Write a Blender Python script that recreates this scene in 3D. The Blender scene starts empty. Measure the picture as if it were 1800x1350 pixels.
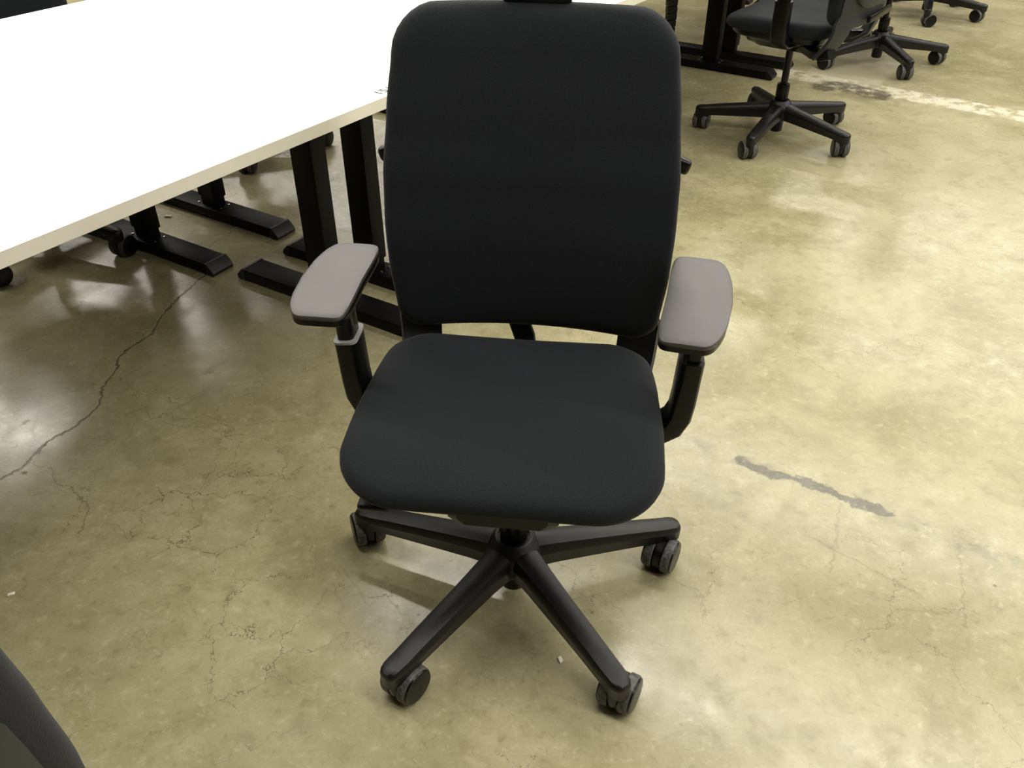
import bpy, bmesh, math, random
from mathutils import Vector, Matrix, Euler
random.seed(7)
S = bpy.context.scene
C = S.collection
R = math.radians
PI = math.pi

# ------------------------------------------------------------------ camera
cam_d = bpy.data.cameras.new('camera')
cam_d.sensor_fit = 'HORIZONTAL'
cam_d.sensor_width = 36.0
cam_d.lens = 36.0 * 1515.0 / 1800.0
cam_d.clip_start = 0.02
cam = bpy.data.objects.new('camera', cam_d)
cam.location = (0, 0, 1.299)
cam.rotation_euler = (R(90 - 36.66), 0, 0)
C.objects.link(cam)
S.camera = cam

# ------------------------------------------------------------------ world + lamps + exposure
w = bpy.data.worlds.new('world')
S.world = w
w.use_nodes = True
w.node_tree.nodes['Background'].inputs['Color'].default_value = (1.0, 0.95, 0.84, 1)
w.node_tree.nodes['Background'].inputs['Strength'].default_value = 0.0
S.view_settings.view_transform = 'Standard'
S.view_settings.look = 'None'
S.view_settings.exposure = 0.22
S.view_settings.gamma = 1.0
S.view_settings.use_curve_mapping = False

# rows of fluorescent strip lights under the warehouse roof (out of the frame)
LAMP_H = 3.1
ROW_ANG = R(-25)
ROW_D = Vector((math.cos(ROW_ANG), math.sin(ROW_ANG), 0))
ROW_W = Vector((-math.sin(ROW_ANG), math.cos(ROW_ANG), 0))
def lamp_row(woff, power, length=15.0, mid=0.0):
    d = bpy.data.lights.new('ceiling_strip_light_offscreen', 'AREA')
    d.shape = 'RECTANGLE'
    d.size = length
    d.size_y = 0.16
    d.energy = power
    d.color = (1.0, 0.955, 0.87)
    o = bpy.data.objects.new('ceiling_strip_light_offscreen', d)
    p = ROW_W * woff + ROW_D * mid
    o.location = (p.x, p.y, LAMP_H)
    o.rotation_euler = (0, 0, ROW_ANG)
    C.objects.link(o)
# every row gives the same light per metre; all hang above the frame, as their reflections in the polished floor show
for woff in (0.7, 3.1, 5.0, 7.3, 9.7):
    lamp_row(woff, 270.0)

# ------------------------------------------------------------------ node helpers
class NT:
    def __init__(self, name):
        self.m = bpy.data.materials.new(name)
        self.m.use_nodes = True
        self.t = self.m.node_tree
        self.b = self.t.nodes['Principled BSDF']
    def n(self, ty, **kw):
        x = self.t.nodes.new(ty)
        for k, v in kw.items():
            setattr(x, k, v)
        return x
    def set(self, sock, v):
        if hasattr(v, 'is_output') or isinstance(v, bpy.types.NodeSocket):
            self.t.links.new(v, sock)
        else:
            sock.default_value = v
    def math(self, op, a, b=None, c=None, clamp=False):
        x = self.n('ShaderNodeMath', operation=op, use_clamp=clamp)
        self.set(x.inputs[0], a)
        if b is not None: self.set(x.inputs[1], b)
        if c is not None: self.set(x.inputs[2], c)
        return x.outputs[0]
    def smooth(self, v, lo, hi, tlo=0.0, thi=1.0):
        x = self.n('ShaderNodeMapRange', interpolation_type='SMOOTHSTEP')
        self.set(x.inputs[0], v)
        self.set(x.inputs[1], lo); self.set(x.inputs[2], hi)
        self.set(x.inputs[3], tlo); self.set(x.inputs[4], thi)
        return x.outputs[0]
    def noise(self, vec, scale, detail=3.0, rough=0.55, dist=0.0):
        x = self.n('ShaderNodeTexNoise')
        if vec is not None: self.set(x.inputs['Vector'], vec)
        x.inputs['Scale'].default_value = scale
        x.inputs['Detail'].default_value = detail
        x.inputs['Roughness'].default_value = rough
        x.inputs['Distortion'].default_value = dist
        return x.outputs[0]
    def mix(self, fac, a, b, blend='MIX'):
        x = self.n('ShaderNodeMix', data_type='RGBA', blend_type=blend)
        self.set(x.inputs[0], fac)
        self.set(x.inputs[6], a if not isinstance(a, tuple) else (*a[:3], 1))
        self.set(x.inputs[7], b if not isinstance(b, tuple) else (*b[:3], 1))
        return x.outputs[2]
    def bump(self, h, strength, dist):
        x = self.n('ShaderNodeBump')
        x.inputs['Strength'].default_value = strength
        x.inputs['Distance'].default_value = dist
        self.set(x.inputs['Height'], h)
        self.set(self.b.inputs['Normal'], x.outputs[0])

def plain(name, col, rough=0.5, spec=0.5, metal=0.0, noise_amt=0.0, scale=60.0, bump=0.0, bscale=900.0):
    m = NT(name)
    co = m.n('ShaderNodeTexCoord').outputs['Object']
    if noise_amt:
        f = m.smooth(m.noise(co, scale, 4), 0.3, 0.7)
        lo = tuple(c * (1 - noise_amt) for c in col); hi = tuple(min(1, c * (1 + noise_amt)) for c in col)
        m.set(m.b.inputs['Base Color'], m.mix(f, lo, hi))
    else:
        m.b.inputs['Base Color'].default_value = (*col, 1)
    m.b.inputs['Roughness'].default_value = rough
    m.b.inputs['Specular IOR Level'].default_value = spec
    m.b.inputs['Metallic'].default_value = metal
    if bump:
        m.bump(m.noise(co, bscale, 2), bump, 0.0006)
    return m.m

def fabric_mat(name, col):
    m = NT(name)
    co = m.n('ShaderNodeTexCoord').outputs['Object']
    v = m.n('ShaderNodeTexVoronoi'); m.set(v.inputs['Vector'], co); v.inputs['Scale'].default_value = 420
    h = m.math('ADD', v.outputs['Distance'], m.noise(co, 900, 2))
    f = m.smooth(m.noise(co, 9, 3), 0.3, 0.7)
    c = m.mix(f, tuple(x * 0.85 for x in col), tuple(x * 1.15 for x in col))
    c = m.mix(m.smooth(v.outputs['Distance'], 0.1, 0.7), c, tuple(x * 1.7 for x in col))
    m.set(m.b.inputs['Base Color'], c)
    m.b.inputs['Roughness'].default_value = 0.85
    m.b.inputs['Specular IOR Level'].default_value = 0.25
    m.b.inputs['Sheen Weight'].default_value = 0.05
    m.b.inputs['Sheen Roughness'].default_value = 0.5
    m.bump(h, 0.35, 0.0005)
    return m.m

M = {}
M['fabric'] = fabric_mat('black_knit_fabric', (0.0043, 0.0057, 0.0076))
M['plastic'] = plain('black_moulded_plastic', (0.0030, 0.0030, 0.0033), 0.36, 0.40, 0, 0.25, 40, 0.5, 1400)
M['satin'] = plain('black_satin_plastic', (0.0022, 0.0022, 0.0025), 0.30, 0.30, 0, 0.2, 60)
M['shell'] = plain('dark_grey_shell_plastic', (0.019, 0.020, 0.022), 0.50, 0.45, 0, 0.1, 50, 0.3, 1500)
M['pad'] = plain('grey_soft_arm_pad', (0.050, 0.047, 0.046), 0.36, 0.6, 0, 0.06, 30, 0.35, 1600)
M['tread'] = plain('worn_grey_wheel_tread', (0.085, 0.083, 0.078), 0.6, 0.4, 0, 0.5, 160, 0.6, 700)
M['steel'] = plain('black_powder_coated_steel', (0.0020, 0.0020, 0.0022), 0.45, 0.16, 0, 0.15, 50, 0.4, 1200)
M['chrome'] = plain('bright_bolt_steel', (0.6, 0.6, 0.58), 0.25, 0.5, 1.0)
M['collar'] = plain('pale_grey_collar', (0.32, 0.32, 0.31), 0.4, 0.5)
M['white_top'] = plain('white_laminate', (0.86, 0.85, 0.82), 0.35, 0.5, 0, 0.02, 3)
M['edge'] = plain('cream_edge_band', (0.74, 0.71, 0.60), 0.45, 0.4, 0, 0.04, 8)
M['wall'] = plain('painted_warehouse_wall', (0.55, 0.53, 0.48), 0.8, 0.3, 0, 0.06, 2)
M['ceiling'] = plain('dark_warehouse_roof', (0.30, 0.29, 0.26), 0.85, 0.2, 0, 0.1, 2)
M['ink'] = plain('dark_print', (0.03, 0.03, 0.03), 0.6)
M['scrap'] = plain('pale_scrap', (0.75, 0.72, 0.60), 0.8, 0.2, 0, 0.15, 200)

# desk row axes: along the long edge (E) and across the desks (N)
E_ = Vector((math.cos(R(55)), math.sin(R(55)), 0))
N_ = Vector((math.sin(R(55)), -math.cos(R(55)), 0))
def nt(n, t, z=0.0):
    p = N_ * n + E_ * t
    return Vector((p.x, p.y, z))

# ------------------------------------------------------------------ floor material
def floor_material():
    m = NT('stained_polished_concrete')
    co = m.n('ShaderNodeTexCoord').outputs['Object']
    sep = m.n('ShaderNodeSeparateXYZ'); m.set(sep.inputs[0], co)
    X, Y = sep.outputs[0], sep.outputs[1]
    # warped coordinates for anything with a ragged outline
    wx = m.math('MULTIPLY_ADD', m.noise(co, 22, 4, 0.65), 0.05, m.math('SUBTRACT', X, 0.025))
    off = m.n('ShaderNodeVectorMath', operation='ADD'); m.set(off.inputs[0], co); off.inputs[1].default_value = (7.3, 2.1, 0)
    wy = m.math('MULTIPLY_ADD', m.noise(off.outputs[0], 22, 4, 0.65), 0.05, m.math('SUBTRACT', Y, 0.025))
    big = m.noise(co, 0.9, 3, 0.5, 0.3)
    mid = m.noise(co, 3.4, 5, 0.6, 0.6)
    fine = m.noise(co, 16, 6, 0.65, 0.3)
    grit = m.noise(co, 130, 3, 0.6)
    spot = m.noise(off.outputs[0], 48, 5, 0.7, 0.4)
    c = m.mix(m.smooth(mid, 0.34, 0.68), (0.250, 0.228, 0.120), (0.355, 0.325, 0.188))
    c = m.mix(m.math('MULTIPLY', m.smooth(big, 0.42, 0.66), 0.55), c, (0.400, 0.360, 0.235))
    c = m.mix(m.math('MULTIPLY', m.smooth(fine, 0.50, 0.72), 0.50), c, (0.190, 0.165, 0.085))
    c = m.mix(m.math('MULTIPLY', m.smooth(fine, 0.50, 0.28), 0.34), c, (0.47, 0.43, 0.295))
    c = m.mix(m.math('MULTIPLY', m.smooth(grit, 0.35, 0.7), 0.16), c, (0.16, 0.14, 0.08))
    c = m.mix(m.math('MULTIPLY', m.smooth(spot, 0.54, 0.70), 0.45), c, (0.17, 0.15, 0.08))
    c = m.mix(m.math('MULTIPLY', m.smooth(spot, 0.46, 0.30), 0.35), c, (0.50, 0.46, 0.32))
    # dark specks
    sp = m.n('ShaderNodeTexVoronoi'); m.set(sp.inputs['Vector'], co); sp.inputs['Scale'].default_value = 9
    spm = m.math('MULTIPLY', m.smooth(sp.outputs['Distance'], 0.045, 0.02), m.smooth(m.noise(co, 5, 2), 0.5, 0.56))
    c = m.mix(m.math('MULTIPLY', spm, 0.75), c, (0.09, 0.08, 0.05))
    # hairline craze cracking
    cmb = m.n('ShaderNodeCombineXYZ')
    cx = m.math('MULTIPLY_ADD', m.noise(co, 9, 5, 0.65), 0.16, X)
    cy = m.math('MULTIPLY_ADD', m.noise(off.outputs[0], 9, 5, 0.65), 0.16, Y)
    m.set(cmb.inputs[0], cx); m.set(cmb.inputs[1], cy)
    def craze(scale, wid, region, amt, c):
        v = m.n('ShaderNodeTexVoronoi', feature='DISTANCE_TO_EDGE', voronoi_dimensions='2D')
        m.set(v.inputs['Vector'], cmb.outputs[0]); v.inputs['Scale'].default_value = scale
        line = m.smooth(v.outputs['Distance'], wid, wid * 0.25)
        k = m.math('MULTIPLY', m.math('MULTIPLY', line, region), amt)
        return m.mix(k, c, (0.115, 0.095, 0.05)), k
    reg = m.math('MULTIPLY', m.smooth(m.noise(co, 2.6, 3, 0.6), 0.45, 0.62), m.smooth(X, 0.55, 0.05))
    c, k1 = craze(8.5, 0.014, reg, 0.85, c)
    c, k2 = craze(3.6, 0.0048, m.smooth(m.noise(off.outputs[0], 1.8, 3), 0.46, 0.58), 0.65, c)
    # distance to a polyline, in floor metres
    def polyline(pts, px, py, grow=None):
        best = None
        for (ax, ay), (bx, by) in zip(pts[:-1], pts[1:]):
            dx, dy = bx - ax, by - ay
            L2 = dx * dx + dy * dy
            rx = m.math('SUBTRACT', px, ax); ry = m.math('SUBTRACT', py, ay)
            h = m.math('DIVIDE', m.math('ADD', m.math('MULTIPLY', rx, dx), m.math('MULTIPLY', ry, dy)), L2, clamp=True)
            ex = m.math('SUBTRACT', rx, m.math('MULTIPLY', h, dx)); ey = m.math('SUBTRACT', ry, m.math('MULTIPLY', h, dy))
            d = m.math('SQRT', m.math('ADD', m.math('MULTIPLY', ex, ex), m.math('MULTIPLY', ey, ey)))
            best = d if best is None else m.math('MINIMUM', best, d)
        return best
    # long crack that runs out from under the desks
    jx = m.math('MULTIPLY_ADD', m.noise(co, 40, 4, 0.7), 0.03, m.math('SUBTRACT', X, 0.015))
    jy = m.math('MULTIPLY_ADD', m.noise(off.outputs[0], 40, 4, 0.7), 0.03, m.math('SUBTRACT', Y, 0.015))
    d = polyline([(-1.25, 1.30), (-1.125, 1.394), (-1.094, 1.431), (-1.077, 1.52), (-1.036, 1.572), (-1.007, 1.659), (-1.028, 1.731), (-1.021, 1.817), (-1.037, 1.858), (-1.024, 1.906), (-0.984, 1.978), (-0.994, 2.05), (-0.971, 2.174), (-0.90, 2.42)], jx, jy)
    ck = m.smooth(d, 0.0045, 0.001)
    c = m.mix(m.math('MULTIPLY', ck, 0.85), c, (0.06, 0.05, 0.03))
    d = polyline([(-1.078, 1.451), (-1.054, 1.434), (-1.027, 1.431), (-0.997, 1.381), (-0.96, 1.368), (-0.921, 1.333), (-0.892, 1.304), (-0.887, 1.231)], jx, jy)
    c = m.mix(m.math('MULTIPLY', m.smooth(d, 0.003, 0.0008), 0.5), c, (0.09, 0.075, 0.04))
    # black streak ground into the floor on the right, with faint tails
    d = polyline([(0.515, 1.452), (0.545, 1.430), (0.624, 1.392), (0.669, 1.370), (0.729, 1.330), (0.800, 1.284)], wx, wy)
    d = m.math('MULTIPLY_ADD', m.noise(co, 19, 5, 0.7), 0.055, d)
    k = m.math('MULTIPLY', m.smooth(d, 0.0445, 0.037), m.smooth(m.noise(co, 70, 4, 0.7), 0.22, 0.48))
    c = m.mix(m.math('MULTIPLY', k, 0.86), c, (0.060, 0.056, 0.036))
    d = polyline([(0.40, 1.53), (0.502, 1.465), (0.66, 1.375), (0.808, 1.278), (0.917, 1.198), (1.007, 1.146), (1.3, 0.95)], wx, wy)
    k = m.math('MULTIPLY', m.smooth(d, 0.030, 0.006), m.smooth(m.noise(co, 14, 3, 0.6), 0.42, 0.62))
    c = m.mix(m.math('MULTIPLY', k, 0.5), c, (0.11, 0.10, 0.06))
    # scuff lines
    for a, b, s in (((0.62, 1.13), (0.70, 1.32), 0.3), ((0.83, 1.00), (0.90, 1.20), 0.35), ((0.78, 1.07), (0.60, 1.23), 0.3),
                    ((0.72, 1.04), (0.83, 1.03), 0.3), ((-0.42, 1.50), (-0.36, 1.49), 0.5), ((-0.33, 1.14), (-0.27, 1.05), 0.3)):
        d = polyline([a, b], jx, jy)
        c = m.mix(m.math('MULTIPLY', m.smooth(d, 0.004, 0.001), s), c, (0.12, 0.105, 0.06))
    # pale patched joint across the aisle
    T = m.math('ADD', m.math('MULTIPLY', wx, E_.x), m.math('MULTIPLY', wy, E_.y))
    N = m.math('ADD', m.math('MULTIPLY', X, N_.x), m.math('MULTIPLY', Y, N_.y))
    strip = m.smooth(m.math('ABSOLUTE', m.math('SUBTRACT', T, 4.29)), 0.085, 0.065)
    rag = m.smooth(m.noise(co, 12, 5, 0.75), 0.38, 0.56)
    c = m.mix(m.math('MULTIPLY', m.math('MULTIPLY', strip, rag), 0.92), c, (0.58, 0.545, 0.425))
    jd = m.math('MULTIPLY', m.smooth(m.math('ABSOLUTE', m.math('SUBTRACT', T, 4.15)), 0.09, 0.03), m.smooth(m.noise(co, 4, 4, 0.6), 0.40, 0.60))
    c = m.mix(m.math('MULTIPLY', jd, 0.5), c, (0.17, 0.15, 0.09))
    patch = m.math('MULTIPLY', m.math('MULTIPLY', m.smooth(N, -1.30, -1.28), m.smooth(N, -0.925, -0.945)), m.math('MULTIPLY', m.smooth(T, 4.34, 4.36), m.smooth(T, 4.95, 4.9)))
    c = m.mix(m.math('MULTIPLY', patch, 0.45), c, (0.52, 0.475, 0.355))
    # black spill over the joint
    d = polyline([(1.47, 4.09), (1.53, 4.10), (1.60, 4.05), (1.68, 3.97)], wx, wy)
    k = m.math('MULTIPLY', m.smooth(d, 0.09, 0.05), m.smooth(m.noise(co, 18, 4, 0.7), 0.3, 0.55))
    c = m.mix(m.math('MULTIPLY', k, 0.9), c, (0.085, 0.075, 0.05))
    m.set(m.b.inputs['Base Color'], c)
    rr = m.smooth(m.math('MULTIPLY_ADD', fine, 0.5, m.math('MULTIPLY', mid, 0.5)), 0.3, 0.7, 0.17, 0.31)
    m.set(m.b.inputs['Roughness'], rr)
    m.b.inputs['Specular IOR Level'].default_value = 0.5
    hh = m.math('SUBTRACT', m.math('MULTIPLY', fine, 0.3), m.math('ADD', k1, ck))
    m.bump(hh, 0.25, 0.002)
    return m.m
M['floor'] = floor_material()

# ------------------------------------------------------------------ mesh helpers
def finish(bm, name, mats, smooth=True, angle=35):
    bmesh.ops.recalc_face_normals(bm, faces=bm.faces[:])
    me = bpy.data.meshes.new(name)
    bm.to_mesh(me); bm.free()
    for mm in (mats if isinstance(mats, (list, tuple)) else [mats]):
        me.materials.append(M[mm])
    if smooth:
        for p in me.polygons: p.use_smooth = True
        me.set_sharp_from_angle(angle=R(angle))
    return me

def obj(name, me, parent=None, mat=None):
    o = bpy.data.objects.new(name, me)
    C.objects.link(o)
    if mat is not None: o.matrix_local = mat
    if parent is not None: o.parent = parent
    return o

def thing(name, label, cat, loc=(0, 0, 0), rz=0.0, group=None):
    o = bpy.data.objects.new(name, None)
    o.empty_display_size = 0.1
    C.objects.link(o)
    o.location = loc; o.rotation_euler = (0, 0, rz)
    o['label'] = label; o['category'] = cat
    if group: o['group'] = group
    return o

def box_bm(bm, cx, cy, cz, sx, sy, sz, bev=0.0, seg=2, rot=None, mi=0):
    r = bmesh.ops.create_cube(bm, size=1.0)
    vs = r['verts']
    for v in vs: v.co = Vector((v.co.x * sx, v.co.y * sy, v.co.z * sz))
    fs = list({f for v in vs for f in v.link_faces})
    if bev:
        es = list({e for v in vs for e in v.link_edges})
        g = bmesh.ops.bevel(bm, geom=es, offset=bev, segments=seg, profile=0.5, affect='EDGES')
        vs = list({v for f in g['faces'] for v in f.verts} | {v for v in vs if v.is_valid})
        fs = list({f for v in vs for f in v.link_faces})
    mt = Matrix.Translation((cx, cy, cz)) @ (rot.to_4x4() if rot else Matrix())
    for v in vs: v.co = mt @ v.co
    for f in fs: f.material_index = mi
    return vs

def ring_faces(bm, rings, closed=True, mi=None):
    for j in range(len(rings) - 1):
        a, b = rings[j], rings[j + 1]
        n = len(a)
        for i in range(n if closed else n - 1):
            f = bm.faces.new((a[i], a[(i + 1) % n], b[(i + 1) % n], b[i]))
            if mi is not None: f.material_index = mi[j]

def lathe(name, prof, mats, seg=32, mi=None, angle=35):
    """profile of (radius, z) turned round z"""
    bm = bmesh.new()
    rings = []
    for r, z in prof:
        rings.append([bm.verts.new((r * math.cos(2 * PI * i / seg), r * math.sin(2 * PI * i / seg), z)) for i in range(seg)])
    ring_faces(bm, rings, True, mi)
    f = bm.faces.new(rings[0]); f.material_index = mi[0] if mi else 0
    f = bm.faces.new(rings[-1]); f.material_index = mi[-1] if mi else 0
    return finish(bm, name, mats, True, angle)

def pillow(name, outline, prof, mats, deform=None, mi=None, angle=60, n=72):
    """outline(theta)->(x,y); prof = rings (scale, h), first and last are closed with a fan"""
    bm = bmesh.new()
    rings = []
    def pt(x, y, h):
        return bm.verts.new(deform(x, y, h) if deform else (x, y, h))
    for s, h in prof:
        ring = []
        for i in range(n):
            x, y = outline(2 * PI * i / n)
            ring.append(pt(x * s, y * s, h))
        rings.append(ring)
    ring_faces(bm, rings, True, mi)
    for ring, k in ((rings[0], 0), (rings[-1], -1)):
        c = pt(0, 0, prof[k][1])
        for i in range(n):
            f = bm.faces.new((ring[i], ring[(i + 1) % n], c))
            if mi: f.material_index = mi[k]
    return finish(bm, name, mats, True, angle)

def sup(a, b, p):
    def f(t):
        c, s = math.cos(t), math.sin(t)
        return (a * math.copysign(abs(c) ** (2 / p), c), b * math.copysign(abs(s) ** (2 / p), s))
    return f

def sweep(name, path, section, mats, up=Vector((0, 1, 0)), angle=40, scales=None):
    """section (a,b) points swept along a 3D path; a along 'up', b along the in-plane normal"""
    bm = bmesh.new()
    rings = []
    pts = [Vector(p) for p in path]
    for i, p in enumerate(pts):
        d = (pts[min(i + 1, len(pts) - 1)] - pts[max(i - 1, 0)]).normalized()
        u = (up - d * up.dot(d)).normalized()
        b = d.cross(u)
        k = scales[i] if scales else 1.0
        rings.append([bm.verts.new(p + u * (a_ * k) + b * (b_ * k)) for a_, b_ in section])
    ring_faces(bm, rings)
    bm.faces.new(rings[0]); bm.faces.new(rings[-1])
    return finish(bm, name, mats, True, angle)

def rrect(a, b, r, seg=4):
    out = []
    for cx, cy, st in ((a - r, b - r, 0), (-a + r, b - r, 90), (-a + r, -b + r, 180), (a - r, -b + r, 270)):
        for i in range(seg + 1):
            t = R(st + 90 * i / seg)
            out.append((cx + r * math.cos(t), cy + r * math.sin(t)))
    return out

def interp(x, tab):
    if x <= tab[0][0]: return tab[0][1]
    for (x0, y0), (x1, y1) in zip(tab[:-1], tab[1:]):
        if x <= x1:
            k = (x - x0) / (x1 - x0); k = k * k * (3 - 2 * k) * 0.4 + k * 0.6
            return y0 + (y1 - y0) * k
    return tab[-1][1]

# ------------------------------------------------------------------ floor
bm = bmesh.new()
box_bm(bm, 0, 6, -0.05, 44, 44, 0.1)
fl = obj('floor', finish(bm, 'floor', 'floor', False))
fl['kind'] = 'structure'
for nm, bx in (('ceiling', (0, 6, 5.05, 44, 44, 0.1)), ('wall_back', (0, 28.05, 2.5, 44, 0.1, 5)), ('wall_front', (0, -16.05, 2.5, 44, 0.1, 5)),
               ('wall_left', (-22.05, 6, 2.5, 0.1, 44, 5)), ('wall_right', (22.05, 6, 2.5, 0.1, 44, 5))):
    bm = bmesh.new(); box_bm(bm, *bx)
    o = obj(nm, finish(bm, nm, 'ceiling' if nm == 'ceiling' else 'wall', False)); o['kind'] = 'structure'

# ------------------------------------------------------------------ office chair meshes (faces local -Y, X to the side)
def leg_mesh():
    # one arm of the five-star base, along +X
    bm = bmesh.new()
    rings = []
    #        r      half width  z bottom  z ridge  top
    st = [(0.020, 0.0300, 0.078, 0.112, 0.140), (0.050, 0.0290, 0.078, 0.111, 0.137), (0.080, 0.0265, 0.077, 0.109, 0.132),
          (0.130, 0.0245, 0.074, 0.104, 0.125), (0.190, 0.0230, 0.071, 0.098, 0.117), (0.250, 0.0218, 0.068, 0.092, 0.109),
          (0.282, 0.0212, 0.065, 0.088, 0.104), (0.295, 0.0210, 0.061, 0.087, 0.1025), (0.312, 0.0200, 0.060, 0.086, 0.101),
          (0.322, 0.0172, 0.0605, 0.0855, 0.099), (0.3285, 0.0125, 0.061, 0.085, 0.0955), (0.331, 0.0070, 0.062, 0.0845, 0.0905)]
    for x, hw, zb, zr, zt in st:
        pts = [(-hw * 0.80, zb), (-hw * 0.97, zr - 0.001), (-hw, zr), (-hw * 0.96, zr + (zt - zr) * 0.42), (-hw * 0.78, zr + (zt - zr) * 0.78),
               (-hw * 0.42, zt - (zt - zr) * 0.05), (0, zt), (hw * 0.42, zt - (zt - zr) * 0.05), (hw * 0.78, zr + (zt - zr) * 0.78),
               (hw * 0.96, zr + (zt - zr) * 0.42), (hw, zr), (hw * 0.97, zr - 0.001), (hw * 0.80, zb)]
        rings.append([bm.verts.new((x, y, z)) for y, z in pts])
    ring_faces(bm, rings)
    bm.faces.new(rings[0]); bm.faces.new(rings[-1])
    return finish(bm, 'base_leg', 'plastic', True, 32)

def wheel_mesh():
    # twin-wheel disc, turned round local z then laid on its side; tread grey, faces black
    prof = [(0.004, 0.0105), (0.0275, 0.0115), (0.0305, 0.0105), (0.0328, 0.0076), (0.0345, 0.0040), (0.0345, -0.0080), (0.0325, -0.0100), (0.010, -0.0100)]
    bm = bmesh.new(); seg = 36; rings = []
    for r, z in prof:
        rings.append([bm.verts.new((z, r * math.cos(2 * PI * i / seg), r * math.sin(2 * PI * i / seg))) for i in range(seg)])
    ring_faces(bm, rings, True, [0, 0, 0, 1, 1, 1, 0])
    bm.faces.new(rings[0]); bm.faces.new(rings[-1])
    return finish(bm, 'wheel', ['satin', 'tread'], True, 28)

def caster_mesh():
    # hood between the wheels plus its stem; wheel axis along x, trails towards +y, pivot at origin (z up)
    bm = bmesh.new()
    seg = 28; ty = 0.020
    for x0, x1, r in ((-0.0085, 0.0085, 0.0312),):
        rr = []
        for x, k in ((x0, 0.94), (x0 + 0.002, 1), (x1 - 0.002, 1), (x1, 0.94)):
            rr.append([bm.verts.new((x, ty + r * k * math.cos(2 * PI * i / seg), 0.0350 + r * k * math.sin(2 * PI * i / seg))) for i in range(seg)])
        ring_faces(bm, rr); bm.faces.new(rr[0]); bm.faces.new(rr[-1])
    # axle
    ax = []
    for x in (-0.028, 0.028):
        ax.append([bm.verts.new((x, ty + 0.006 * math.cos(2 * PI * i / 12), 0.0345 + 0.006 * math.sin(2 * PI * i / 12))) for i in range(12)])
    ring_faces(bm, ax); bm.faces.new(ax[0]); bm.faces.new(ax[-1])
    # stem socket
    sr = []
    for r, z in ((0.0125, 0.026), (0.0150, 0.036), (0.0165, 0.050), (0.0170, 0.066)):
        sr.append([bm.verts.new((r * 0.82 * math.cos(2 * PI * i / 20), r * math.sin(2 * PI * i / 20), z)) for i in range(20)])
    ring_faces(bm, sr); bm.faces.new(sr[0]); bm.faces.new(sr[-1])
    return finish(bm, 'caster', 'plastic', True, 35)

SEAT_Z = 0.452
def rr_points(hw, hh, r_top, r_bot, n):
    # evenly spaced points round a rectangle with separate top and bottom corner radii
    pts = []
    def arc(cx, cy, r, a0):
        for i in range(25):
            a = R(a0 + 90 * i / 24); pts.append((cx + r * math.cos(a), cy + r * math.sin(a)))
    arc(hw - r_top, hh - r_top, r_top, 0); arc(-hw + r_top, hh - r_top, r_top, 90)
    arc(-hw + r_bot, -hh + r_bot, r_bot, 180); arc(hw - r_bot, -hh + r_bot, r_bot, 270)
    pts.append(pts[0])
    ds = [0.0]
    for a, b in zip(pts[:-1], pts[1:]): ds.append(ds[-1] + math.dist(a, b))
    out = []; j = 0
    for i in range(n):
        d = ds[-1] * i / n
        while ds[j + 1] < d: j += 1
        k = (d - ds[j]) / max(1e-9, ds[j + 1] - ds[j])
        out.append((pts[j][0] + (pts[j + 1][0] - pts[j][0]) * k, pts[j][1] + (pts[j + 1][1] - pts[j][1]) * k))
    return out
SEAT_RR = rr_points(0.248, 0.205, 0.072, 0.100, 128)
def seat_outline(t):
    i = t / (2 * PI) * len(SEAT_RR)
    x, y = SEAT_RR[int(round(i)) % len(SEAT_RR)]
    k = interp(y, [(-0.21, 0.985), (-0.12, 1.0), (-0.02, 1.0), (0.08, 0.972), (0.16, 0.935), (0.212, 0.905)])
    return x * k, y
def seat_deform(x, y, h):
    z = SEAT_Z + h
    top = max(0.0, min(1.0, (h + 0.05) / 0.05))
    fr = max(0.0, (-0.055 - y) / 0.167)
    z -= max(0.0, min(1.0, (h + 0.075) / 0.075)) * 0.030 * fr ** 1.9
    # shallow dish behind the thighs, sides rising a little
    z -= top * 0.014 * math.exp(-((x / 0.15) ** 2) - (((y - 0.05) / 0.12) ** 2))
    z += top * 0.006 * math.exp(-(((abs(x) - 0.12) / 0.07) ** 2)) * max(0.0, 1 - abs(y + 0.06) / 0.16)
    return (x - 0.008, y - 0.005, z)
def seat_mesh():
    prof = [(0.50, -0.058), (0.82, -0.058), (0.91, -0.056), (0.962, -0.050), (0.990, -0.041), (1.0, -0.030), (0.996, -0.019),
            (0.980, -0.009), (0.952, -0.003), (0.90, 0.001), (0.82, 0.002), (0.70, 0.002), (0.58, 0.001), (0.46, 0.0), (0.34, 0.0), (0.22, 0.0), (0.10, 0.0)]
    return pillow('seat', seat_outline, prof, 'fabric', seat_deform, None, 80, 128)
def seat_pan_mesh():
    def d(x, y, h):
        a = seat_deform(x, y, -0.07)
        return (a[0], a[1], a[2] + 0.07 + h)
    return pillow('seat_pan', lambda t: tuple(c * 0.90 for c in seat_outline(t)), [(0.50, -0.128), (0.60, -0.124), (0.70, -0.104), (0.84, -0.086), (0.95, -0.079), (0.99, -0.072), (1.0, -0.056)], 'satin', d, None, 50, 128)

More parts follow.
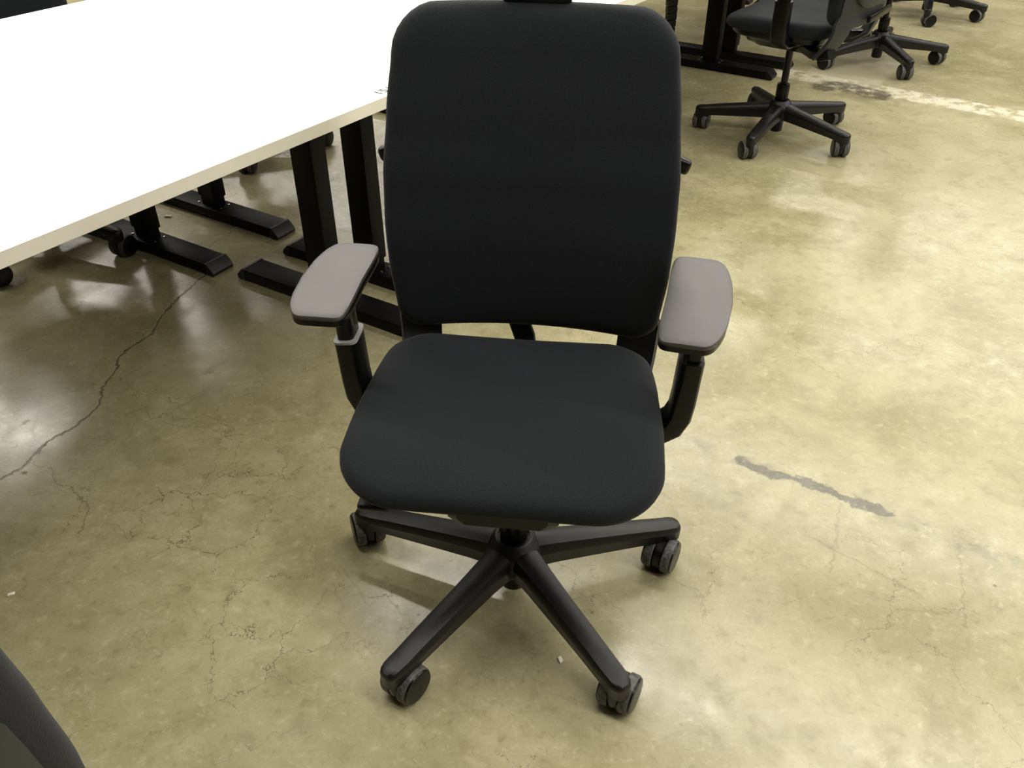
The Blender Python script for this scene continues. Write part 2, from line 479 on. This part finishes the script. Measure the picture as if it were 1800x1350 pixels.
# back: height -> rear offset and half width
BACK_Y = [(0.36, 0.232), (0.45, 0.246), (0.52, 0.248), (0.62, 0.252), (0.72, 0.266), (0.82, 0.286), (0.92, 0.308), (1.02, 0.332)]
BACK_W = [(0.44, 0.221), (0.50, 0.231), (0.58, 0.239), (0.66, 0.2415), (0.74, 0.240), (0.84, 0.231), (0.92, 0.2215), (1.0, 0.213)]
B0, B1 = 0.452, 0.982
BACK_RR = [(x / 0.230, y) for x, y in rr_points(0.230, 0.5 * (B1 - B0), 0.062, 0.040, 128)]
def back_outline(t):
    i = t / (2 * PI) * len(BACK_RR)
    return BACK_RR[int(round(i)) % len(BACK_RR)]
def back_pt(x, s, h):
    z = 0.5 * (B0 + B1) + s
    wv = interp(z, BACK_W)
    xx = x * wv
    # bottom edge arches up a little in the middle
    y = interp(z, BACK_Y) - 0.038 * (xx / 0.24) ** 2
    k = max(0.0, 1 - (z - B0) / 0.10)
    return (xx, y - h, z)
def back_mesh():
    prof = [(0.40, -0.022), (0.90, -0.022), (0.955, -0.020), (0.982, -0.014), (0.996, -0.004), (1.0, 0.006), (0.995, 0.015), (0.982, 0.022), (0.960, 0.027),
            (0.92, 0.030), (0.86, 0.032), (0.76, 0.033), (0.64, 0.034), (0.52, 0.034), (0.40, 0.034), (0.28, 0.034), (0.16, 0.034), (0.06, 0.034)]
    return pillow('backrest', back_outline, prof, 'fabric', back_pt, None, 80, 128)

def shell_mesh():
    # grey outer shell of the back; below the cushion it splits into two side struts
    bm = bmesh.new()
    zs = [0.335, 0.352, 0.375, 0.40, 0.425, 0.450, 0.470, 0.50, 0.54, 0.60, 0.66, 0.72, 0.78, 0.84, 0.88, 0.91, 0.935, 0.952, 0.962]
    us = [-1, -0.97, -0.92, -0.82, -0.71, -0.55, -0.35, -0.15, 0.15, 0.35, 0.55, 0.71, 0.82, 0.92, 0.97, 1]
    V = {}
    for j, z in enumerate(zs):
        wv = interp(z, BACK_W) - 0.010
        wv -= 0.014 * min(1.0, max(0.0, (z - 0.52) / 0.10))
        if z < 0.50: wv = 0.2385 - 0.020 * ((0.50 - z) / 0.165) ** 2.4
        if z > 0.88: wv -= 0.045 * ((z - 0.88) / 0.082) ** 2.2
        y0 = interp(z, BACK_Y)
        if z < 0.45: y0 -= 0.055 * ((0.45 - z) / 0.115) ** 2
        for i, u in enumerate(us):
            x = u * wv
            y = y0 - 0.038 * (x / 0.24) ** 2 + 0.026 + 0.018 * (1 - u ** 4)
            V[i, j] = bm.verts.new((x, y, z))
    for j in range(len(zs) - 1):
        for i in range(len(us) - 1):
            if zs[j + 1] <= 0.4501 and 4 <= i <= 10: continue
            bm.faces.new((V[i, j], V[i + 1, j], V[i + 1, j + 1], V[i, j + 1]))
    lone = [v for v in bm.verts if not v.link_faces]
    bmesh.ops.delete(bm, geom=lone, context='VERTS')
    bmesh.ops.recalc_face_normals(bm, faces=bm.faces[:])
    g = bmesh.ops.solidify(bm, geom=bm.faces[:], thickness=0.012)
    return finish(bm, 'back_shell', 'shell', True, 50)

def back_panel_mesh():
    # inset panel on the rear of the shell with a dark shadow gap round it
    def d(x, s, h):
        z = 0.715 + s
        wv = (interp(z, BACK_W) - 0.050)
        xx = x * wv
        u = xx / (interp(z, BACK_W) - 0.024)
        y = interp(z, BACK_Y) - 0.038 * (xx / 0.24) ** 2 + 0.026 + 0.018 * (1 - u ** 4)
        return (xx, y + 0.012 + h, z)
    return pillow('back_panel', sup(1.0, 0.205, 6.0), [(0.9, -0.012), (1.0, -0.010), (1.0, 0.0), (0.985, 0.003), (0.9, 0.0035), (0.6, 0.0035), (0.3, 0.0035)], 'shell', d, None, 40, 64)

def slot_shade_fill_mesh():
    bm = bmesh.new()
    box_bm(bm, 0, 0.302, 0.474, 0.22, 0.016, 0.026, 0.006)  # solid black box; its colour stands in for shade inside an open slot
    return finish(bm, 'grip_slot_shade_fill', 'satin', True, 40)

def strut_mesh(s):
    # carries the shell under the seat to the mechanism
    path = [(s * 0.196, 0.228, 0.362), (s * 0.190, 0.200, 0.350), (s * 0.170, 0.160, 0.346), (s * 0.130, 0.110, 0.350), (s * 0.085, 0.060, 0.356)]
    return sweep('back_strut', path, rrect(0.016, 0.024, 0.006), 'satin', Vector((0, 0, 1)))

def spine_mesh():
    path = [(-0.050, 0.262, 0.56), (-0.042, 0.280, 0.50), (-0.026, 0.284, 0.44), (-0.010, 0.272, 0.40), (0.0, 0.23, 0.372), (0.0, 0.15, 0.355), (0.0, 0.08, 0.350)]
    return sweep('spine_bar', path, rrect(0.020, 0.007, 0.005), 'shell', Vector((1, 0, 0)))

def mechanism_mesh():
    bm = bmesh.new()
    # tapered box: bottom plate narrower than the top
    for (x, y0, y1, z) in (): pass
    secs = [(-0.165, 0.070, 0.336, 0.385), (-0.150, 0.086, 0.324, 0.390), (-0.060, 0.100, 0.318, 0.392), (0.070, 0.104, 0.316, 0.392), (0.130, 0.095, 0.325, 0.392), (0.150, 0.080, 0.345, 0.385)]
    rings = []
    for y, hw, z0, z1 in secs:
        pts = [(-hw * 0.82, z0), (-hw, z0 + 0.012), (-hw, z1), (hw, z1), (hw, z0 + 0.012), (hw * 0.82, z0)]
        rings.append([bm.verts.new((x, y, z)) for x, z in pts])
    ring_faces(bm, rings); bm.faces.new(rings[0]); bm.faces.new(rings[-1])
    return finish(bm, 'mechanism', 'satin', True, 30)

def lever_mesh():
    bm = bmesh.new()
    box_bm(bm, -0.199, -0.135, 0.357, 0.050, 0.070, 0.014, 0.006, 3)
    box_bm(bm, -0.135, -0.120, 0.362, 0.12, 0.014, 0.010, 0.003)
    return finish(bm, 'lever', 'plastic', True, 40)

def knob_mesh():
    prof = [(0.010, 0.0), (0.018, 0.001), (0.020, 0.006), (0.020, 0.030), (0.017, 0.036), (0.008, 0.038)]
    return lathe('tension_knob', prof, 'satin', 24)

def lumbar_mesh(s):
    bm = bmesh.new()
    box_bm(bm, 0, 0, 0, 0.034, 0.020, 0.026, 0.008, 3, Euler((0, R(s * 18), 0)).to_matrix())
    return finish(bm, 'lumbar_handle', 'satin', True, 40)

def arm_post_mesh(s):
    path = [(s * 0.080, 0.05, 0.372), (s * 0.150, 0.05, 0.372), (s * 0.205, 0.05, 0.374), (s * 0.236, 0.05, 0.380), (s * 0.258, 0.05, 0.396),
            (s * 0.268, 0.05, 0.420), (s * 0.271, 0.05, 0.450), (s * 0.273, 0.05, 0.490), (s * 0.275, 0.05, 0.530)]
    sec = rrect(0.029, 0.0185, 0.009, 3)
    return sweep('arm_post', path, sec, 'satin', Vector((0, 1, 0)), 30)
def arm_sleeve_mesh(s):
    path = [(s * 0.274, 0.05, 0.50), (s * 0.276, 0.05, 0.54), (s * 0.278, 0.05, 0.604)]
    return sweep('arm_sleeve', path, rrect(0.0225, 0.0135, 0.008, 3), 'satin', Vector((0, 1, 0)), 30)
def arm_collar_mesh(s):
    path = [(s * 0.2748, 0.05, 0.5275), (s * 0.2752, 0.05, 0.5315)]
    return sweep('collar', path, rrect(0.0300, 0.0195, 0.0095, 3), 'collar', Vector((0, 1, 0)), 30)
def pad_outline(s):
    def f(t):
        x, y = sup(0.0450, 0.120, 7.0)(t)
        k = 1.0 - 0.22 * max(0.0, abs(y) / 0.120 - 0.15) ** 2
        bow = 0.011 * (1 - (y / 0.120) ** 2)
        return (x * k * 1.10 + s * bow - s * 0.004, y)
    return f
def arm_pad_mesh(s):
    def d(x, y, h):
        k = max(0.0, (-0.07 - y) / 0.05)
        return (x, y, h - 0.003 * k * k - 0.0015 * (x / 0.04) ** 2 * (h > 0.02))
    return pillow('arm_pad', pad_outline(s), [(0.96, 0.0165), (0.996, 0.0170), (1.0, 0.0195), (0.999, 0.0220), (0.990, 0.0238), (0.974, 0.0243), (0.90, 0.0245), (0.78, 0.0247), (0.55, 0.0249), (0.25, 0.0250)], 'pad', d, None, 28, 96)
def arm_pad_base_mesh(s):
    return pillow('pad_base', pad_outline(s), [(0.80, 0.0), (0.950, 0.001), (0.985, 0.004), (0.992, 0.0150), (0.970, 0.0172), (0.5, 0.0172)], 'satin', None, None, 40, 64)

MESH = {
    'leg': leg_mesh(), 'wheel': wheel_mesh(), 'caster': caster_mesh(), 'seat': seat_mesh(), 'seat_pan': seat_pan_mesh(), 'back': back_mesh(),
    'shell': shell_mesh(), 'panel': back_panel_mesh(), 'slot_shade': slot_shade_fill_mesh(), 'spine': spine_mesh(), 'mech': mechanism_mesh(), 'lever': lever_mesh(), 'knob': knob_mesh(),
    'hub': lathe('base_hub', [(0.030, 0.076), (0.046, 0.078), (0.052, 0.090), (0.052, 0.122), (0.047, 0.133), (0.040, 0.139), (0.0365, 0.1475), (0.0335, 0.1500), (0.0290, 0.1500), (0.0285, 0.146)], 'plastic', 40),
    'cyl': lathe('gas_cylinder', [(0.020, 0.022), (0.0245, 0.026), (0.0250, 0.032), (0.0250, 0.170), (0.0255, 0.171), (0.0255, 0.206), (0.0235, 0.212), (0.014, 0.212)], 'satin', 32),
}
for s in (-1, 1):
    MESH['strut', s] = strut_mesh(s); MESH['post', s] = arm_post_mesh(s); MESH['sleeve', s] = arm_sleeve_mesh(s); MESH['collar', s] = arm_collar_mesh(s)
    MESH['pad', s] = arm_pad_mesh(s); MESH['padbase', s] = arm_pad_base_mesh(s); MESH['lumbar', s] = lumbar_mesh(s)

T_ = Matrix.Translation
def RZ(a): return Matrix.Rotation(a, 4, 'Z')

def office_chair(label, loc, yaw, base_ang, casters, lift=0.0, pad_yaw=(0.0, 0.0), pad_x=(0.0, 0.0), group='black office task chairs', headrest=False, collars=(), arms=True, pad_tilt=(0.0, 0.0), lumbar_z=0.752):
    """yaw: heading of the seat (faces local -Y); base_ang: world angle of the first base leg; casters: 5 world angles of the trail"""
    t = thing('office_chair', label, 'chair', (loc[0], loc[1], 0), yaw, group)
    for k in range(5):
        a = base_ang + k * 2 * PI / 5 - yaw
        obj('base_leg', MESH['leg'], t, RZ(a))
        p = Vector((0.307 * math.cos(a), 0.307 * math.sin(a), 0))
        ca = casters[k] - yaw - PI / 2          # caster mesh trails to +Y
        c = obj('caster', MESH['caster'], t, T_(p) @ RZ(ca))
        obj('wheel', MESH['wheel'], c, T_((0.0190, 0.020, 0.0345)))
        obj('wheel', MESH['wheel'], c, T_((-0.0190, 0.020, 0.0345)) @ RZ(PI))
    obj('base_hub', MESH['hub'], t)
    cy = obj('gas_cylinder', MESH['cyl'], t)
    L = T_((0, 0, lift))
    key = ('piston', round(lift, 3))
    if key not in MESH:
        MESH[key] = lathe('piston', [(0.0135, 0.205), (0.0140, 0.208), (0.0140, 0.345 + lift)], 'satin', 24)
    obj('piston', MESH[key], cy)
    me = obj('mechanism', MESH['mech'], t, L)
    obj('lever', MESH['lever'], me)
    obj('tension_knob', MESH['knob'], me, T_((0.085, -0.02, 0.352)) @ Matrix.Rotation(PI / 2, 4, 'Y'))
    obj('seat_pan', MESH['seat_pan'], t, L)
    obj('seat', MESH['seat'], t, L)
    obj('backrest', MESH['back'], t, L)
    sh = obj('back_shell', MESH['shell'], t, L)
    obj('back_panel', MESH['panel'], sh)
    obj('grip_slot_shade_fill', MESH['slot_shade'], sh)
    obj('spine_bar', MESH['spine'], t, L)
    for i, s in enumerate((-1, 1)):
        obj('back_strut', MESH['strut', s], t, L)
        obj('lumbar_handle', MESH['lumbar', s], t, L @ T_((s * 0.240, 0.268 if lumbar_z > 0.7 else 0.254, lumbar_z)))
        if not arms: continue
        ar = obj('arm_post', MESH['post', s], t, L)
        obj('arm_sleeve', MESH['sleeve', s], ar)
        if s in collars:
            co = obj('collar', MESH['collar', s], ar); co['label'] = 'pale grey collar on the arm post'
        pm = L @ T_((s * 0.280 + pad_x[i], 0.064, 0.603)) @ RZ(pad_yaw[i]) @ Matrix.Rotation(pad_tilt[i], 4, 'X')
        pd = obj('arm_pad', MESH['pad', s], t, pm); pd['label'] = 'grey arm pad'
        obj('pad_base', MESH['padbase', s], pd)
    if headrest:
        bm = bmesh.new()
        box_bm(bm, 0, 0.322, 0.995, 0.105, 0.022, 0.060, 0.008, 3)
        h = obj('headrest_bracket', finish(bm, 'headrest_bracket', 'satin'), t, L)
        def hd(x, s_, hh): return (x, 0.320 - 0.030 * (x / 0.13) ** 2 * 1.0 - hh, 1.085 + s_)
        hm = pillow('headrest', sup(0.130, 0.060, 3.5), [(0.5, -0.02), (0.93, -0.02), (1.0, 0.0), (0.97, 0.02), (0.85, 0.03), (0.4, 0.033)], 'fabric', hd, None, 80, 48)
        obj('headrest', hm, t, L)
    return t

def vang(x, y): return math.atan2(y, x)
YAW_N = R(-125)     # faces the desks from the aisle side
YAW_F = R(55)       # faces the desks from the far side
# the chair in the middle of the picture
office_chair('black office chair with a headrest stub, pulled out and turned away from the white desk', (0.003, 1.089), R(-6.5), 2.770,
             [vang(-0.35, 0.94), vang(0.6, 0.8), vang(0.5, 0.87), vang(-0.5, -0.87), vang(0.2, 0.98)],
             0.0, (0.0, R(-8)), (-0.008, -0.012), 'black office task chairs', True, (-1,), True, (R(-1.5), R(2.5)))
office_chair('black office chair whose seat points at the desk feet beside the pale floor joint', (1.081, 3.461), YAW_N - R(3), 2.889,
             [vang(0.5, 0.9), vang(-0.15, 1), vang(0.1, 1), vang(-0.5, 0.87), vang(0.6, 0.8)], 0.045)
office_chair('black office chair standing beyond the pale patched floor joint', (1.841, 4.486), YAW_N, 3.588,
             [vang(-0.6, 0.8), vang(0.0, 1), vang(-0.5, 0.85), vang(0.3, 1), vang(1, 0.2)], 0.05)
office_chair('black office chair farthest down the aisle, behind the one beyond the joint', (2.463, 5.446), YAW_N - R(10), R(-40),
             [vang(-0.6, 0.8), vang(-0.5, 0.87), vang(0.05, 1), vang(0.3, 1), vang(1, 0.2)], 0.02)
office_chair('black office chair seen from behind, facing the aisle edge of the desk printed 151', (-0.630, 0.265), R(145 + 90), 0.6,
             [vang(-0.6, 0.8), vang(-0.5, 0.87), vang(0.05, 1), vang(0.3, 1), vang(1, 0.2)], 0.0, arms=False, lumbar_z=0.60)
office_chair('black office chair tucked under the desk that backs onto the one printed 151', (nt(-2.69, 1.21).x, nt(-2.69, 1.21).y), YAW_F - R(33), vang(*(nt(-2.40, 1.27) - nt(-2.69, 1.21)).xy) ,
             [vang(0.3, 0.9), vang(0.9, 0.3), vang(0.05, 1), vang(0.3, 1), vang(0.5, 0.8)], 0.0)
office_chair('black office chair at the far desks, casters showing between the black desk columns', (nt(-2.80, 2.14).x, nt(-2.80, 2.14).y), YAW_F, vang(*(nt(-2.53, 2.30) - nt(-2.80, 2.14)).xy),
             [vang(0.3, 0.9), vang(0.9, 0.3), vang(0.05, 1), vang(0.3, 1), vang(0.1, 0.9)], 0.0)

# ------------------------------------------------------------------ desks
DT = 0.685
def foot_mesh():
    bm = bmesh.new()
    box_bm(bm, 0, 0, 0.0205, 0.60, 0.080, 0.033, 0.003)
    return finish(bm, 'foot', 'steel', True, 40)
def cap_mesh():
    # chamfered plastic end of a foot, towards +X
    bm = bmesh.new()
    rings = []
    for x, z0, z1, hw in ((0.296, 0.003, 0.0385, 0.0405), (0.304, 0.003, 0.0385, 0.0405), (0.326, 0.003, 0.016, 0.0405), (0.328, 0.004, 0.012, 0.039)):
        rings.append([bm.verts.new(p) for p in ((x, -hw, z0), (x, hw, z0), (x, hw, z1), (x, -hw, z1))])
    ring_faces(bm, rings); bm.faces.new(rings[0]); bm.faces.new(rings[-1])
    return finish(bm, 'end_cap', 'plastic', True, 25)
def glide_mesh():
    return lathe('glide', [(0.014, 0.0), (0.015, 0.001), (0.015, 0.005), (0.010, 0.006)], 'plastic', 16)
def column_mesh():
    bm = bmesh.new()
    box_bm(bm, 0, 0, 0.068 + (DT - 0.027 - 0.068 - 0.03) / 2, 0.082, 0.052, DT - 0.027 - 0.068 - 0.03, 0.004)
    return finish(bm, 'column', 'steel', True, 40)
def inner_mesh():
    bm = bmesh.new()
    box_bm(bm, 0, 0, 0.080, 0.070, 0.044, 0.092, 0.003)
    return finish(bm, 'inner_column', 'steel', True, 40)
def bolt_mesh():
    return lathe('bolt', [(0.0030, 0.036), (0.0042, 0.037), (0.0042, 0.0405), (0.003, 0.0412)], 'chrome', 10)
DM = dict(foot=foot_mesh(), cap=cap_mesh(), glide=glide_mesh(), col=column_mesh(), inner=inner_mesh(), bolt=bolt_mesh())
DROT = R(-35)     # local X = N_ (across), local Y = E_ (along)
def desk(label, nmid, t0, t1, legs, foot_yaw=R(3.5), flip=1, nleg=0.0):
    """nmid: middle of the top across; legs: t of both legs"""
    tm = 0.5 * (t0 + t1)
    p = nt(nmid, tm)
    d = thing('standing_desk', label, 'desk', (p.x, p.y, 0), DROT, 'white standing desks pushed together')
    key = ('top', round(t1 - t0, 3))
    if key not in DM:
        bm = bmesh.new()
        box_bm(bm, 0, 0, DT - 0.0135, 0.654, t1 - t0 - 0.001, 0.027, 0.0008, 1)
        for f in bm.faces:
            if abs(f.normal.z) < 0.3: f.material_index = 1
        DM[key] = finish(bm, 'tabletop', ['white_top', 'edge'], True, 40)
    obj('tabletop', DM[key], d)
    for tl in legs:
        m = T_((nleg, tl - tm, 0)) @ RZ(foot_yaw)
        c = obj('column', DM['col'], d, T_((nleg, tl - tm, 0)))
        obj('inner_column', DM['inner'], c)
        f = obj('foot', DM['foot'], d, m)
        for a in (0, PI):
            obj('end_cap', DM['cap'], f, RZ(a))
            obj('glide', DM['glide'], f, T_((0.27 * math.cos(a), 0, 0)))
        for bx in (-0.052, 0.052):
            for by in (-0.018, 0.018):
                obj('bolt', DM['bolt'], f, T_((bx, by, 0)))
        # top bracket that carries the board
        kb = 'bracket'
        if kb not in DM:
            bm = bmesh.new(); box_bm(bm, 0, 0, DT - 0.027 - 0.015, 0.52, 0.060, 0.03, 0.002); DM[kb] = finish(bm, 'top_bracket', 'steel', True, 40)
        obj('top_bracket', DM[kb], d, T_((0, tl - tm, 0)))
    kr = ('rail', round(abs(legs[1] - legs[0]), 3))
    if kr not in DM:
        bm = bmesh.new(); box_bm(bm, 0, 0, DT - 0.027 - 0.034, 0.04, abs(legs[1] - legs[0]) - 0.05, 0.062, 0.002); DM[kr] = finish(bm, 'cross_rail', 'steel', True, 40)
    for rx in (-0.05, 0.05):
        obj('cross_rail', DM[kr], d, T_((nleg + rx, 0.5 * (legs[0] + legs[1]) - tm, 0)))
    return d
NEAR, FAR = -1.622, -2.277
desk_151 = desk('white standing desk printed 151 at one corner, next to the pulled out chair', NEAR, 0.025, 1.545, (0.12, 1.454), nleg=-0.04)
desk('white standing desk joined end to end with the desk printed 151, on the aisle side', NEAR, 1.545, 2.905, (1.637, 2.81), nleg=-0.04)
desk_c = desk('white standing desk whose steel foot ends beside the chair by the floor joint', NEAR, 2.905, 4.27, (3.00, 4.15), nleg=-0.085)
desk('white standing desk on the aisle side starting at the floor joint', NEAR, 4.27, 5.63, (4.35, 5.53), nleg=-0.075)
desk('white standing desk backing onto the desk printed 151', FAR, 0.0, 1.500, (0.10, 1.373), nleg=-0.10)
desk('white standing desk diagonally behind the desk printed 151, across the shared back edge', FAR, 1.500, 2.880, (1.651, 2.78), nleg=-0.12)
desk('white standing desk backing onto the desk that ends at the floor joint', FAR, 2.880, 4.25, (2.99, 4.12), foot_yaw=R(3), nleg=-0.105)
desk('white standing desk backing onto the desk that starts at the floor joint', FAR, 4.25, 5.61, (4.38, 5.50), foot_yaw=R(3), nleg=-0.105)

# number printed on the corner of the near desk top
cu = bpy.data.curves.new('number_print', 'FONT')
cu.body = '151'; cu.size = 0.034; cu.extrude = 0.0001; cu.space_character = 1.1; cu.offset = 0.0007
tmp = bpy.data.objects.new('number_tmp', cu); C.objects.link(tmp)
bpy.context.view_layer.update()
me = bpy.data.meshes.new_from_object(tmp.evaluated_get(bpy.context.evaluated_depsgraph_get()))
bpy.data.objects.remove(tmp)
me.materials.clear(); me.materials.append(M['ink'])
num = obj('number_print', me, desk_151, T_((-1.312 - NEAR, 1.372 - 0.5 * (0.025 + 1.545), DT + 0.0002)) @ RZ(PI / 2))
num['label'] = 'small dark number printed on the white top'

# ------------------------------------------------------------------ scraps on the floor
def scrap(label, p, size, seed, rz):
    rnd = random.Random(seed)
    bm = bmesh.new()
    vs = box_bm(bm, 0, 0, size[2] / 2, *size)
    for v in bm.verts: v.co += Vector((rnd.uniform(-.15, .15) * size[0], rnd.uniform(-.2, .2) * size[1], rnd.uniform(0, .3) * size[2] if v.co.z > size[2] / 2 else 0))
    bmesh.ops.bevel(bm, geom=bm.edges[:], offset=min(size) * 0.2, segments=1, affect='EDGES')
    o = obj('paper_scrap', finish(bm, 'paper_scrap', 'scrap', True, 30))
    o.location = (p[0], p[1], 0.0); o.rotation_euler = (0, 0, rz)
    o['label'] = label; o['category'] = 'scrap'; o['group'] = 'pale scraps on the floor'

scrap('cream cigarette-end sized scrap lying against a desk foot', (-1.174, 2.700), (0.022, 0.009, 0.006), 1, R(-5))
scrap('pale square scrap between the two rows of desk feet', (-0.900, 2.392), (0.018, 0.010, 0.004), 2, R(10))
scrap('small white chip beside the long floor crack', (-1.083, 1.419), (0.009, 0.006, 0.004), 3, R(30))
scrap('white flake on bare floor below the long crack', (-0.952, 1.075), (0.012, 0.005, 0.003), 4, R(25))
scrap('white flake on the floor between the front legs of the pulled out chair', (0.085, 0.930), (0.012, 0.007, 0.002), 5, R(-60))


# ------------------------------------------------------------------ segmented cable chain hanging from the underside of one desk
cl = Matrix.Rotation(-DROT, 4, 'Z') @ (nt(-1.93, 4.10) - nt(NEAR, 0.5 * (2.905 + 4.27)))
ch = obj('cable_chain', lathe('cable_chain', [(0.009, 0.01), (0.009, 0.657)], 'satin', 10), desk_c, T_((cl.x, cl.y, 0)) @ RZ(R(55)))
ch['label'] = 'black segmented cable chain hanging from the desk'
nl = 20
bm = bmesh.new(); box_bm(bm, 0, 0, 0, 0.066, 0.040, 0.0315, 0.005, 2)
lk = finish(bm, 'link', 'plastic', True, 40)
for i in range(nl):
    k = 0.66 + 0.34 * i / (nl - 1)
    obj('link', lk, ch, T_((0.010 * math.sin(i * 0.3), 0, 0.028 + i * (0.612 / (nl - 1)))) @ Matrix.Diagonal((k, k, 1.0, 1)))
obj('floor_weight', lathe('floor_weight', [(0.05, 0.0), (0.05, 0.008), (0.045, 0.012), (0.012, 0.014)], 'plastic', 28), ch)
